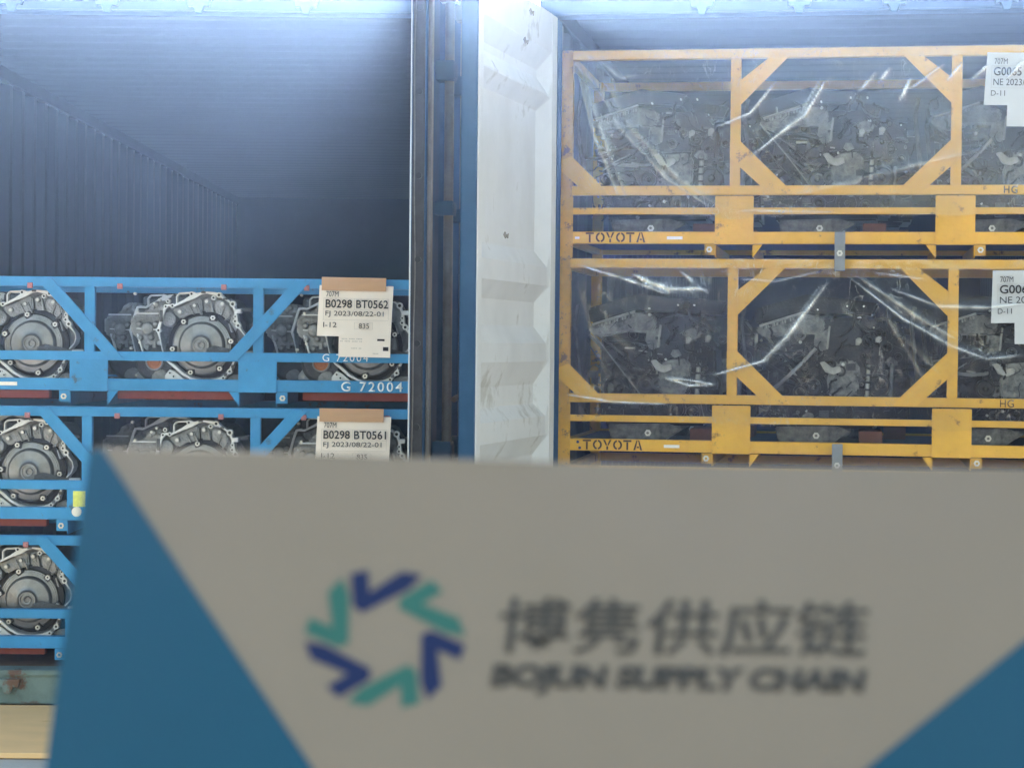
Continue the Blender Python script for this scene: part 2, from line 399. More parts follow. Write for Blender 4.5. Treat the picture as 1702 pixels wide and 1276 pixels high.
# panel with sloped ends at the hinge side
for z, d in PROF:
    e = .06*d/.044
    v += [(X0, 0 if d == 0 else -.0, z), (X0+.02+e, -d, z), (X1-.004, -d, z), (X1, 0, z)]
for i in range(len(PROF)-1):
    a = 4*i; c = 4*(i+1)
    for j in range(3): f.append((a+j, a+j+1, c+j+1, c+j))
dR = MB().add(v, f).box(0,1.14,-.054,-.048,.17,2.785).build('door', 'doorwhite')
hang(CRt, dR, frame_at((.212,.0,0), (-.3005,-1.1)))
dR['label'] = 'dirty white inner face of the opened door with pressed ribs'
MB().box(0,.084,-.046,.002,.17,2.785).build('door_frame', 'doorwhite', dR, .004)
MB().box(1.076,1.136,-.046,.002,.17,2.785).build('door_frame', 'doorwhite', dR, .004)
MB().box(1.137,1.150,-.056,.0,.17,2.785).build('door_edge', 'doorblue', dR, .003)
MB().box(.0,1.13,-.064,-.055,.17,2.785).build('outer_skin', 'doorblue', dR, .002)
for x, z, q in ((.50,2.62,0),(.42,2.74,0),(.60,1.885,1)):
    MB().prism([(x-.04,z+.010),(x-.01,z+.003),(x+.01,z+.014),(x+.03,z+.002),(x+.004,z-.012),(x-.018,z-.004),(x-.03,z-.010)], (-.046 if q else -.0015), (-.040 if q else .003)).build('paint_chip', 'scuff', dR, .001)

# ------------------------------------------------------------------ blue racks
def grime(b): return b
def blue_rack(label, loc):
    t = thing('steel_rack', label, 'rack', loc, 0, 'blue steel racks stacked in the left container')
    B = lambda n, m, mb, bv=.0025: mb.build(n, m, t, bv, 2)
    B('rail','blue', MB().box(-1.06,1.06,0,.04,.486,.526))
    B('rail','blue', MB().box(-1.06,1.06,0,.04,.187,.224))
    B('rail','blue', MB().box(-1.06,1.06,0,.05,.065,.113))
    for s in (-1, 1):
        B('post','blue', MB().box(s*1.06,s*1.10,0,.05,.0,.525))
        B('post','blue', MB().box(s*1.06,s*1.10,1.02,1.07,.0,.525))
        B('post','blue', MB().box(s*.343-.021,s*.343+.021,.003,.037,.224,.486))
        B('brace','blue', MB().hbrace(s*.529,.522,s*.230,.191,.050,-.007,-.001))
        B('fork_pocket','blue', MB().box(s*.343-.078,s*.343+.078,-.008,-.001,.062,.191).box(s*.343-.078,s*.343-.074,-.001,.9,.004,.06).box(s*.343+.074,s*.343+.078,-.001,.9,.004,.06))
        x = s*(.343-.078)
        B('gusset','blue', MB().prism([(x,.064),(x-s*.04,.064),(x,.008)], .004, .012), .001)
        x = s*(.343+.078)
        br = B('bracket','blue', MB().box(min(x,x+s*.044),max(x,x+s*.044),.002,.010,.018,.064), .001)
        MB().lathe([(.0125,-.007),(.0125,.002),(.006,.002)],(x+s*.024,0,.04),6,'y',False).lathe([(.006,-.007),(.0125,-.007)],(x+s*.024,0,.04),6,'y',False).build('bolt','bolt',br)
        B('deck_beam','red', MB().box(s*.52,s*1.02,.07,.12,.030,.062))
        B('side_rail','blue', MB().box(s*1.065,s*1.095,.05,1.02,.486,.52))
        B('side_rail','blue', MB().box(s*1.065,s*1.095,.05,1.02,.07,.11))
    B('deck_beam','red', MB().box(-.24,.24,.07,.12,.030,.062))
    B('rail','blue', MB().box(-1.06,1.06,1.03,1.07,.486,.525))
    B('rail','blue', MB().box(-1.06,1.06,1.03,1.07,.065,.113))
    B('deck','castdark', MB().box(-1.06,1.06,.055,1.02,.088,.1035), .001)
    for x in (-.584,-.219,.203,.54,.88):
        c = MB().box(x-.011,x+.011,-.006,.0,.478,.500).build('clip','pink',t,.0015)
        MB().cyl((x,-.006,.489),.005,-.004,0,8).build('clip_pin','pink',c)
    return t
BR = []
for i, (lab, dx, z) in enumerate((('topmost blue steel rack in the left container, lettered G 72004', 0, 1.212),
                               ('middle blue steel rack of the stack with a tag reading BT0561', -.008, .685),
                               ('lowest blue steel rack standing on the floor of the left container', -.012, .158))):
    BR.append(blue_rack(lab, (-1.333+dx,.15,z)))
text('G 72004','whitepaint',BR[0],.606,-.0012,.192,.186,.030,bold=.0,space=1.25)
text('G 72004','whitepaint',BR[0],.683,-.0012,.070,.250,.040,bold=.01,space=1.25)
for r, x in ((BR[0],-.705),(BR[2],-.76)):
    MB().box(x,x+.07,-.0015,0,.082,.097).build('sticker','sticker',r)
MB().box(-.395,-.345,-.011,-.008,.118,.182).build('sticker','stickery',BR[1])['label'] = 'yellow green paper sticker'
MB().cyl((-.38,0,.098),.02,-.014,-.008,16).build('sticker','sticker',BR[1])

# ------------------------------------------------------------------ gearboxes with open bell housings
def TP(p): return ((p[0]-935)/2671, (665-p[1])/2671)
def gearbox():
    t = thing('gearbox', 'x', 'gearbox', (0,0,0), 0, 'gearboxes lying in the blue racks')
    rim = [(468,505,24),(498,410,22),(528,300,20),(553,235,22),(600,232,20),(640,238,16),(760,180,20),(860,128,40),(940,98,18),(1000,88,15),(1080,100,24),(1135,112,26),
           (1200,160,12),(1255,190,14),(1290,225,20),(1312,290,13),(1322,345,26),(1325,400,26),(1350,450,24),(1375,495,12),(1415,545,8),(1428,600,8),(1412,660,8),(1360,715,9),
           (1330,780,10),(1300,850,16),(1255,950,20),(1190,1020,26),(1110,1045,22),(1020,1052,14),(930,1052,14),(830,1030,18),(740,980,20),(650,900,24),(580,850,14),(530,770,9),(508,680,8),(490,590,9)]
    pts = [(Vector(TP(p)), p[2]*.72/2671) for p in rim]
    n = len(pts); v = []; f = []
    for i in range(n):
        a = pts[i-1][0]; c = pts[(i+1)%n][0]; d = (c-a).normalized(); q = Vector((-d.y,d.x))
        p, wd = pts[i]; o = p+q*wd; u = p-q*wd
        v += [(o.x,0,o.y),(u.x,0,u.y),(u.x,.10,u.y),(o.x,.06,o.y)]
    for i in range(n):
        j = (i+1)%n
        for k in range(4): f.append((4*i+k,4*i+(k+1)%4,4*j+(k+1)%4,4*j+k))
    MB().add(v,f).build('flange','rim',t,.0012)
    # inside wall of the bell: from the rim to a circle around the converter
    v = []; f = []
    for i in range(n):
        p = pts[i][0]; a = math.atan2(p.y,p.x); r = min(p.length-.004,.150); k = .5+.5*math.sin(i*2.1)
        v += [(p.x*.985,.012,p.y*.985),(p.x*.93,.035+.012*k,p.y*.93),(r*math.cos(a),.085,r*math.sin(a)),(.112*math.cos(a),.105,.112*math.sin(a))]
    for i in range(n):
        j = (i+1)%n
        for k in range(3): f.append((4*i+k,4*j+k,4*j+k+1,4*i+k+1))
    f.append(tuple(4*i+3 for i in range(n)))
    bell = MB().add(v,f).build('bell_housing','cast',t)
    # ribs and pads inside the bell
    for x, y, r in ((995,185,26),(1165,210,30),(860,230,22),(700,300,30)):
        q = TP((x,y)); MB().cyl((q[0],.012,q[1]),r/2671,0,.06,12).build('boss','cast',bell)
        MB().cyl((q[0],.008,q[1]),.0065,0,.01,8).build('stud','bolt',bell)
    for a in ((880,210,930,330),(1030,150,1060,300),(1190,240,1150,340),(800,230,850,330),(1250,330,1190,390),(1240,420,1270,520)):
        MB().bar(TP(a[:2]),TP(a[2:]),.007,.022,.075).build('rib','cast',bell,.002)
    for pol, y in ((((600,262),(760,205),(880,150),(930,150),(945,300),(800,330),(700,385),(640,330)),.030),(((950,140),(1060,125),(1095,160),(1060,300),(955,300)),.040),
                   (((1085,165),(1190,195),(1240,240),(1262,330),(1225,400),(1150,335),(1075,305)),.028),(((1250,260),(1285,350),(1330,460),(1310,520),(1245,420)),.034)):
        MB().prism([TP(p) for p in pol], y, y+.07).build('bell_web','cast',bell,.006,2)
    q = TP((575,385)); MB().lathe([(.024,.016),(.030,.02),(.032,.08)],(q[0],0,q[1]),20).build('boss','cast',bell)
    # arched window at the top left of the flange
    for a, c, wd in (((672,225),(672,130),16),((672,130),(700,100),16),((700,100),(840,92),18),((840,92),(900,112),26),((800,180),(850,110),22)):
        MB().bar(TP(a),TP(c),wd/2671,-.0005,.03).build('flange_web','rim',t,.001)
    # bosses with holes
    for x, y, r in ((575,188,24),(552,245,24),(626,237,24),(835,105,26),(1075,145,25),(1135,115,30),(1285,212,34),(1315,348,20),(1313,400,24),(1348,447,30),(473,507,26),(1258,950,28),(1187,1022,24),(603,972,20),(643,1010,20)):
        q = TP((x,y)); R = r/2671; h = R*.52
        o = MB().lathe([(h,.012),(h,-.0022),(R,-.0022),(R*1.05,.03)],(q[0],0,q[1]),14,'y',False).build('bolt_boss','rim',t)
        MB().cyl((q[0],0,q[1]),h*1.02,-.0014,.004,12).build('bolt_hole','black',o)
    q = TP((1347,290)); MB().box(q[0]-.012,q[0]+.012,-.001,.04,q[1]-.009,q[1]+.009).build('dowel_pad','rim',t,.002)
    for x, y in ((505,350),(1215,985),(1290,895),(965,88),(1205,158)):
        q = TP((x,y)); w2, h2 = ((.006,.024) if x == 505 else (.009,.004) if y < 200 else (.007,.007))
        MB().box(q[0]-w2,q[0]+w2,-.0012,.002,q[1]-h2,q[1]+h2).build('relief_slot','castdark',t)
    # torque converter
    cv = MB().lathe([(.0,.014),(.009,.014),(.011,.006),(.016,.005),(.018,.012),(.027,.013),(.029,.007),(.034,.007),(.038,.013),(.044,.017),(.060,.018),(.086,.021),(.0915,.026),(.0945,.040),(.097,.043),(.119,.046),(.123,.052),(.128,.066),(.131,.10)],(0,0,0),56,'y',False).build('torque_converter','steel',t)
    MB().lathe([(.124,.056),(.142,.060),(.142,.10)],(0,0,0),48,'y',False).build('converter_rim','steeldark',cv)
    for k in range(6):
        a = rad(8+60*k); c = (.1215*math.cos(a), 0, .1215*math.sin(a))
        MB().box(c[0]-.016,c[0]+.016,.036,.05,c[2]-.013,c[2]+.013).build('lug_pad','steeldark',cv,.002)
        MB().lathe([(.0045,.036),(.0045,.026),(.0105,.026),(.0105,.04)],c,6,'y',False).build('lug','bolt',cv)
        MB().cyl(c,.0046,.034,.036,8).build('lug_hole','black',cv)
    for r in (.104,.112):
        MB().lathe([(r,.0455),(r+.001,.0435),(r+.002,.0455)],(0,0,0),48,'y',False).build('weld_ring','steel',cv)
    h = MB().prism([TP(p) for p in ((1000,700),(1090,668),(1385,728),(1400,748),(1390,775),(1000,790))],-.003,.0).build('holding_plate','castdark',t,.001)
    q = TP((1440,748)); MB().cyl((q[0]-.02,.004,q[1]),.010,0,.045,12,'x').build('shift_shaft','bolt',t)
    # main case to the left
    case = MB().prism([TP(p) for p in ((150,380),(165,350),(330,300),(375,215),(480,170),(545,205),(520,300),(450,520),(505,760),(300,770),(235,600),(150,540))],.035,.34)
    case.build('main_case','cast',t,.008,2)
    cv2 = MB().box(TP((190,0))[0],TP((480,0))[0],.018,.04,TP((0,400))[1],TP((0,360))[1]).build('case_cover','cast',t,.004,2)
    MB().box(TP((210,0))[0],TP((470,0))[0],.010,.02,TP((0,330))[1],TP((0,315))[1]).build('case_seam','rim',t,.001)
    q = TP((345,490)); MB().lathe([(.010,.004),(.022,.008),(.028,.02),(.030,.04)],(q[0],0,q[1]),20).build('servo_cover','cast',t)
    MB().bar(TP((225,488)),TP((455,500)),.005,.012,.04).build('case_seam','rim',t,.001)
    MB().cyl((TP((325,492))[0],0,TP((325,492))[1]),.010,.008,.03,10).build('bolt_boss','rim',t)
    MB().bar(TP((235,545)),TP((300,760)),.006,.012,.05).build('case_seam','rim',t,.001)
    MB().box(TP((405,0))[0],TP((445,0))[0],.005,.05,TP((0,700))[1],TP((0,625))[1]).build('connector','cast',t,.002)
    for p in ((400,250),(440,225),(505,270),(250,440),(430,440),(260,590),(380,585),(340,690),(470,640)):
        q = TP(p); MB().lathe([(.007,.012),(.011,.016),(.016,.05)],(q[0],0,q[1]),10).build('boss','cast',t)
    for p in ((475,172),(238,305),(165,705),(262,640),(205,108),(228,1000),(420,215)):
        q = TP(p); MB().cyl((q[0],.008,q[1]),.0055,0,.03,8).build('case_bolt','bolt',t)
    MB().prism([TP(p) for p in ((345,300),(390,205),(470,190),(500,290))],.022,.06).build('valve_cover','cast',t,.005,2)
    # final drive housing with orange seal
    q = TP((425,850)); c = (q[0],0,q[1])
    MB().lathe([(.045,.03),(.072,.035),(.084,.05),(.088,.09),(.088,.25)],c,36).build('drive_housing','castdark',t)
    o = MB().lathe([(.030,.012),(.031,.006),(.036,.006),(.037,.03)],c,28,'y',False).build('seal_ring','cast',t)
    MB().lathe([(.0,.010),(.020,.010),(.022,.014),(.030,.013)],c,24,'y',False).build('seal_plug','orange',o)
    MB().prism([TP(p) for p in ((390,1010),(430,960),(500,930),(550,960),(560,1058),(400,1058))],.015,.12).build('case_foot','cast',t,.004,2)
    MB().prism([TP(p) for p in ((1220,1020),(1290,985),(1400,990),(1400,1058),(1225,1058))],.03,.12).build('case_foot','cast',t,.004,2)
    MB().prism([TP(p) for p in ((545,1000),(600,930),(660,960),(780,1058),(545,1058))],.004,.10).build('flange_foot','rim',t,.002)
    q = TP((1430,270)); MB().box(q[0]-.03,q[0]+.02,.03,.10,q[1]-.008,q[1]+.008).build('connector','castdark',t,.002)
    MB().prism([TP(p) for p in ((560,100),(1250,150),(1420,420),(1420,1000),(900,1058),(520,1000))],.11,.36).build('rear_case','castdark',t,.01)
    return t
def bare(o): o['label'] = ''; return o
gb0 = gearbox()
spots = [(0,-.594,'gearbox cut by the left photo edge in the topmost blue rack'),
         (0,.100,'gearbox with whole bell housing in the centre of the topmost blue rack'),
         (0,.784,'gearbox behind the BT0562 tag in the topmost blue rack'),
         (1,-.594,'gearbox at the left end of the middle blue rack'),
         (1,.100,'gearbox at the centre of the middle blue rack, lower half hidden by the grey sign'),
         (1,.784,'gearbox behind the BT0561 tag in the middle blue rack'),
         (2,-.594,'gearbox at the left end of the lowest blue rack near the floor'),
         (2,.100,'gearbox at the centre of the lowest blue rack behind the grey sign'),
         (2,.784,'gearbox at the right end of the lowest blue rack behind the grey sign')]
random.seed(4)
for i, (k, x, lab) in enumerate(spots):
    o = gb0 if i == 0 else copy_tree(gb0)
    r = BR[k].location
    o.location = (r.x+x, r.y+.062, r.z+.2525); o.rotation_euler = (0,0,random.uniform(-.02,.02)); o['label'] = lab
for o, a in zip([c for c in bpy.data.objects if c.name.startswith('torque_converter')], (33,0,17,-12,25,8,41,-20,11)): o.rotation_euler = (0,rad(-a),0)
SMALL = ('seal_plug','seal_ring','bolt_boss','lug','lug_pad','lug_hole','relief_slot','rib','weld_ring','case_bolt','stud')
for k, nm in enumerate(('topmost','middle','lowest')):
    for x, s in ((-.80,'left'),(-.10,'centre'),(.60,'right')):
        o = copy_tree(gb0, None, SMALL); r = BR[k].location
        o.location = (r.x+x, r.y+.55, r.z+.2525); o.rotation_euler = (0,0,random.uniform(-.03,.03))
        o['label'] = 'shaded gearbox in the back row of the %s blue rack, %s one' % (nm, s)

# ------------------------------------------------------------------ yellow racks
YR3 = []
def stencil(t, x, z, wd, h):
    """TOYOTA in stencil capitals with bridges"""
    u = wd/6.35; b = .16*u*1.15; y0, y1 = -.0018, -.0008
    def put(pol): MB().prism(pol, y0, y1).build('stencil_letter','inkbrown',t)
    def T(a): put([(a,z+h-b),(a+u*.86,z+h-b),(a+u*.86,z+h),(a,z+h)]); put([(a+u*.43-b/2,z),(a+u*.43+b/2,z),(a+u*.43+b/2,z+h-b*1.15),(a+u*.43-b/2,z+h-b*1.15)])
    def O(a):
        for s in (-1,1):
            c = (a+u*.47, z+h/2); P = []
            an = [rad(-80+16*i) for i in range(11)]
            P += [(c[0]+s*math.cos(q)*u*.47, c[1]+math.sin(q)*h/2) for q in an]
            P += [(c[0]+s*math.cos(q)*(u*.47-b), c[1]+math.sin(q)*(h/2-b)) for q in an[::-1]]
            put([(max(p[0],c[0]+.035*u) if s > 0 else min(p[0],c[0]-.035*u), p[1]) for p in P])
    def Y(a):
        m = a+u*.45
        put([(a,z+h),(a+b*1.2,z+h),(m-.02*u,z+h*.48),(m-.02*u-b*.6,z+h*.42)])
        put([(a+u*.9,z+h),(a+u*.9-b*1.2,z+h),(m+.02*u,z+h*.48),(m+.02*u+b*.6,z+h*.42)])
        put([(m-b/2,z),(m+b/2,z),(m+b/2,z+h*.36),(m-b/2,z+h*.36)])
    def A(a):
        m = a+u*.47
        put([(a,z),(a+b*1.1,z),(m-.02*u,z+h),(m-b*.75,z+h)]); put([(a+u*.94,z),(a+u*.94-b*1.1,z),(m+.02*u,z+h),(m+b*.75,z+h)])
        put([(a+u*.34,z+h*.22),(a+u*.62,z+h*.22),(a+u*.58,z+h*.22+b*.8),(a+u*.38,z+h*.22+b*.8)])
    for i, fn in enumerate((T,O,Y,O,T,A)): fn(x+u*1.06*i)
def yellow_rack(label, z0, dx=0):
    p = RW(dx,.15,z0)
    t = thing('steel_rack', label, 'rack', p, -DL, 'yellow steel racks stacked in the right container')
    B = lambda n, mb, bv=.0025, m='yellow': mb.build(n, m, t, bv, 2)
    W = 2.276
    B('rail', MB().box(.045,W-.045,0,.04,.801,.838)); B('rail', MB().box(.045,W-.045,0,.04,.255,.292))
    B('rail', MB().box(.045,W-.045,.004,.034,.178,.204)); B('rail', MB().box(.045,W-.045,0,.05,.059,.107))
    for s in (-1, 1):
        c = 1.138
        e = 0 if s < 0 else W
        B('post', MB().box(e,e-s*.045,-.002,.05,.0,.84), .004, 'yellow_dirty')
        B('post', MB().box(e,e-s*.045,1.02,1.07,.0,.84), .004)
        B('corner_foot', MB().box(e+s*.006,e-s*.052,-.008,-.003,.0,.255), .002, 'yellow_dirty')
        x = c+s*.434
        B('post', MB().box(x-.0205,x+.0205,.003,.037,.292,.801))
        B('fork_pocket', MB().box(x-.077,x+.077,-.009,-.001,.056,.250).box(x-.077,x-.073,-.001,.9,.004,.055).box(x+.073,x+.077,-.001,.9,.004,.055), .004)
        B('brace', MB().prism([(c+s*.415,.712),(c+s*.300,.803),(c+s*.225,.803),(c+s*.415,.612)],-.007,-.001), .001)
        B('brace', MB().prism([(c+s*.414,.470),(c+s*.226,.287),(c+s*.200,.257),(c+s*.295,.257),(c+s*.4545,.402),(c+s*.4545,.47)],-.007,-.001), .001)
        B('brace', MB().prism([(c+s*1.136,.395),(c+s*1.094,.412),(c+s*.965,.285),(c+s*.95,.257),(c+s*1.03,.257),(c+s*1.136,.352)],-.012,-.0085), .001)
        g0 = x-s*.077
        B('gusset', MB().prism([(g0,.056),(g0-s*.036,.056),(g0,.006)], .004, .012), .001) if s > 0 else B('gusset', MB().prism([(x+.077,.056),(x+.113,.056),(x+.077,.006)], .004, .012), .001)
        g1 = x+s*.077
        br = B('bracket', MB().box(min(g1,g1+s*.042),max(g1,g1+s*.042),.002,.010,.014,.057), .001, 'yellow_dirty')
        MB().lathe([(.0055,-.006),(.0125,-.006),(.0125,.004)],(g1+s*.022,0,.036),6,'y',False).build('bolt','bolt',br)
        B('side_rail', MB().box(e,e-s*.035,.05,1.02,.80,.835)); B('side_rail', MB().box(e,e-s*.035,.05,1.02,.06,.10))
    B('rail', MB().box(.045,W-.045,1.03,1.07,.801,.838)); B('rail', MB().box(.045,W-.045,1.03,1.07,.059,.107))
    B('deck', MB().box(.045,W-.045,.055,1.02,.080,.0985), .001, 'castdark')
    MB().box(.434,.497,-.0015,0,.076,.088).build('sticker','sticker',t)
    stencil(t, .104, .064, .247, .040)
    return t
for lab, z0, dx in (('topmost yellow steel rack in the right container, hazy behind film', 1.833, .003),
                    ('middle yellow steel rack with two dark dots before its stencilled name', .993, .0),
                    ('lowest yellow steel rack hidden behind the grey sign board', .153, .004)):
    YR3.append(yellow_rack(lab, z0, dx))
for r, bo in ((YR3[0],.02),(YR3[1],0)):
    text('H','inkbrown',r,1.757,-.0010,.259,.022,.029,bold=bo); text('G','inkbrown',r,1.785,-.0010,.2585,.025,.030,bold=bo)
for x, z in ((.083,.094),(.091,.070)):
    MB().cyl((x,0,z),.006,-.0015,0,12).build('ink_dot','logoblue',YR3[1])
MB().box(.060,.078,-.0015,0,.078,.086).build('sticker','sticker',YR3[0])

# engines ---------------------------------------------------------------
def engine(seed):
    t = thing('engine', 'x', 'engine', (0,0,0), 0, 'engines standing in the yellow racks')
    rnd = random.Random(seed)
    # local metres: x right, z up from the sump bottom; px helper around (1080,725) at 407 px/m
    def E(u, v): return ((u-1080)/407, (725-v)/407)
    def PR(n, m, pts, y0, y1, bv=.004): return MB().prism([E(*p) for p in pts], y0, y1).build(n, m, t, bv, 2)
    PR('engine_block','black',[(1000,690),(995,600),(1010,560),(1150,550),(1190,570),(1195,690)],.10,.50,.01)  # block, head and coil cover blackened to stand for dark gaps between parts
    PR('cylinder_head','black',[(1000,560),(995,530),(1160,515),(1185,545),(1185,575),(1000,585)],.13,.48,.008)
    PR('cam_cover','engmid',[(978,536),(1056,512),(1088,517),(1094,532),(1086,546),(1040,545),(1000,553),(985,548)],.02,.20,.008)
    for k in range(15):
        a = E(992+4.4*k, 536-1.38*k); MB().box(a[0]-.003,a[0]+.003,.012,.03,a[1]-.006,a[1]+.006).build('cover_rib','englight' if k%3 else 'engcast',t,.001)
    MB().bar(E(985,533),E(1058,510),.010,.008,.03).build('cover_edge','englight',t,.002)
    PR('chain_cover','engmid',[(1076,545),(1096,538),(1101,530),(1099,570),(1083,574),(1074,562)],.03,.12)
    MB().bar(E(1100,532),E(1096,570),.008,.02,.05).build('cover_edge','englight',t,.001)
    PR('intake_manifold','black',[(1088,520),(1150,520),(1158,545),(1150,590),(1095,590),(1086,560)],.04,.25,.012)
    PR('coil_cover','black',[(975,505),(1060,480),(1140,490),(1130,512),(1060,508),(980,532)],.06,.42,.01)
    PR('water_pump','engmid',[(1105,592),(1142,588),(1150,600),(1148,640),(1130,650),(1100,648),(1096,620)],.02,.16,.008)
    PR('mount_bracket','englight',[(1084,592),(1092,590),(1104,600),(1118,598),(1120,606),(1108,612),(1094,608)],.005,.03,.002)
    MB().bar(E(1164,595),E(1161,655),.018,.015,.05).build('coolant_pipe','englight',t,.004)
    for z in (600,612,624,636): 
        a = E(1163,z); MB().box(a[0]-.011,a[0]+.011,.010,.02,a[1]-.004,a[1]+.004).build('pipe_clip','engdark',t,.001)
    for c, r, m in (((1030,640),.060,'engdark'),((1075,632),.038,'black'),((1125,672),.045,'engdark'),((1180,630),.050,'black')):
        q = E(*c); MB().lathe([(r*.2,.0),(r*.3,.012),(r*.75,.014),(r*.85,.0),(r,.0),(r*.94,.012),(r,.024),(r,.05)],(q[0],.03,q[1]),28,'y').build('pulley',m,t)
    for c in ((1148,556),(1180,553)):
        q = E(*c); MB().lathe([(.006,.0),(.012,.0),(.014,.012),(.009,.02),(.009,.07)],(q[0],.01,q[1]),10).box(q[0]-.014,q[0]+.004,.014,.03,q[1]-.018,q[1]+.008).build('hose_fitting','englight',t,.001)
    PR('oil_pan','engmid',[(1012,700),(1110,697),(1140,705),(1120,716),(1108,725),(1018,725)],.04,.42,.006)
    PR('bedplate','engdark',[(1005,660),(1165,655),(1175,700),(1008,702)],.06,.46,.008)
    q = E(1080,713); MB().lathe([(.006,-.002),(.013,-.002),(.015,.02)],(q[0],.03,q[1]),6,'y',False).build('drain_plug','bolt',t)
    PR('packing_block','brown',[(1150,705),(1188,705),(1188,725.6),(1150,725.6)],.05,.30,.002)
    # belts, hoses and loom
    for k in range(9):
        a = E(rnd.uniform(970,1010), rnd.uniform(540,640)); c = E(rnd.uniform(1040,1085), rnd.uniform(560,660))
        y = rnd.uniform(.0,.06); mid = ((a[0]+c[0])/2+rnd.uniform(-.02,.02),(a[1]+c[1])/2+rnd.uniform(-.05,.03))
        pts = []
        for i in range(9):
            s = i/8; pts.append(((1-s)**2*a[0]+2*s*(1-s)*mid[0]+s*s*c[0], y+.02*math.sin(s*7+k), (1-s)**2*a[1]+2*s*(1-s)*mid[1]+s*s*c[1]))
        MB().tube(pts, rnd.choice((.003,.005,.008)), 7).build('wiring_loom', rnd.choice(('black','engdark','engcast','englight')), t)
    for k in range(6):
        a = E(rnd.uniform(1120,1200), rnd.uniform(500,560)); pts = []
        for i in range(8): pts.append((a[0]+.012*i*math.cos(k)+.008*math.sin(i*1.3+k), .02+.01*math.sin(i+k), a[1]-.010*i+.01*math.sin(i*.9+k*2)))
        MB().tube(pts, rnd.choice((.0035,.006,.009)), 7).build('hose', rnd.choice(('black','engdark','engcast')), t)
    MB().tube([(*E(960,500),.0)[:1]+(.05,)+E(960,500)[1:], (E(955,530)[0],.04,E(955,530)[1]), (E(962,590)[0],.04,E(962,590)[1]), (E(970,650)[0],.05,E(970,650)[1])], .009).build('dipstick_tube','engcast',t)
    fit = {m: MB() for m in ('engcast','englight','engdark','black','bolt','engmid')}
    for k in range(85):
        q = E(rnd.uniform(985,1195), rnd.uniform(515,695)); r = rnd.uniform(.003,.009)
        fit[rnd.choice(('engmid','engdark','bolt','engcast','black'))].lathe([(r*.5,.0),(r*.6,-.002),(r,.003),(r*1.1,.03)],(q[0],.01+rnd.uniform(0,.08),q[1]),8)
    for k in range(80):
        q = E(rnd.uniform(985,1195), rnd.uniform(535,695)); a_, b_ = rnd.uniform(.005,.026), rnd.uniform(.003,.016); y = .015+rnd.uniform(0,.07)
        fit[rnd.choice(('engcast','engdark','black','black'))].box(q[0]-a_,q[0]+a_,y,y+.06,q[1]-b_,q[1]+b_)
    for k in range(60):
        q = E(rnd.uniform(985,1195), rnd.uniform(520,695)); a_ = rnd.choice((0,.1,-.15,1.5,1.65,.8,rnd.uniform(0,3.1))); l_ = rnd.uniform(.008,.026); y = .008+rnd.uniform(0,.06)
        fit[rnd.choice(('engcast','engdark','black','engdark','black','englight'))].bar((q[0]-l_*math.cos(a_),q[1]-l_*math.sin(a_)),(q[0]+l_*math.cos(a_),q[1]+l_*math.sin(a_)),rnd.uniform(.002,.007),y,y+.05)
    for k in range(22):
        q = E(rnd.uniform(1000,1185), rnd.uniform(545,690)); n_ = rnd.randint(5,8); r = rnd.uniform(.018,.042); a0 = rnd.uniform(0,6); y = .02+rnd.uniform(0,.06)
        fit[rnd.choice(('engmid','engdark','black'))].prism([(q[0]+r*rnd.uniform(.6,1)*math.cos(a0+6.283*i/n_), q[1]+.8*r*rnd.uniform(.6,1)*math.sin(a0+6.283*i/n_)) for i in range(n_)], y, y+.07)
    for k in range(24):
        q = E(rnd.uniform(990,1190), rnd.uniform(530,690)); r = rnd.uniform(.010,.028); y = .005+rnd.uniform(0,.06)
        fit[rnd.choice(('engcast','engdark','black'))].lathe([(r*.3,.02),(r*.55,.012),(r*.6,.0),(r*.95,.0),(r,.004),(r,.05)],(q[0],y,q[1]),16)
    for k in range(40):
        p0 = E(rnd.uniform(975,1190), rnd.uniform(510,690)); g_ = rnd.uniform(0,6.28); pts = []; x_, z_ = p0; y = rnd.uniform(-.005,.05)
        for i in range(6):
            pts.append((x_, y+.006*math.sin(i+k), z_)); x_ += .012*math.cos(g_); z_ += .012*math.sin(g_); g_ += rnd.uniform(-.9,.9)
        fit[rnd.choice(('black','engdark','engcast','black'))].tube(pts, rnd.choice((.0018,.003,.005)), 6)
    for m_, b_ in fit.items(): b_.build('small_fittings', m_, t)['kind'] = 'stuff'
    for x, z in ((1128,499),(1155,499),(1080,505)):
        q = E(x,z); MB().cyl((q[0],.03,q[1]),.004,0,.03,8).build('bolt','bolt',t)
    return t
ENG = [engine(q) for q in (11, 23, 37)]
en0 = ENG[0]
k = 0
for r, nm in zip(YR3, ('topmost','middle','lowest')):
    for x, s in ((.355,'at the left end of'),(1.040,'in the octagonal opening of'),(1.722,'at the right end of')):
        o = ENG[k] if k < 3 else copy_tree(ENG[(k+k//3)%3]); k += 1
        lp = Vector((x,.10,.0995)); o.location = r.location + EX*lp.x + NR*lp.y + Vector((0,0,lp.z))
        o.rotation_euler = (0,0,-DL+random.uniform(-.02,.02))
        o['label'] = 'dark engine %s the %s yellow rack, %s' % (s, nm, 'behind the grey sign' if nm == 'lowest' else 'under clear film')

ESM = ('bolt','cover_rib','pipe_clip','wiring_loom','hose','hose_fitting')
for r, nm in zip(YR3, ('topmost','middle','lowest')):
    for x, s in ((.50,'left'),(1.14,'centre'),(1.78,'right')):
        o = copy_tree(en0, None, ESM); o.location = r.location + EX*x + NR*.56 + Vector((0,0,.0995)); o.rotation_euler = (0,0,-DL+random.uniform(-.03,.03))
        o['label'] = 'shaded engine in the back row of the %s yellow rack, %s one' % (nm, s)

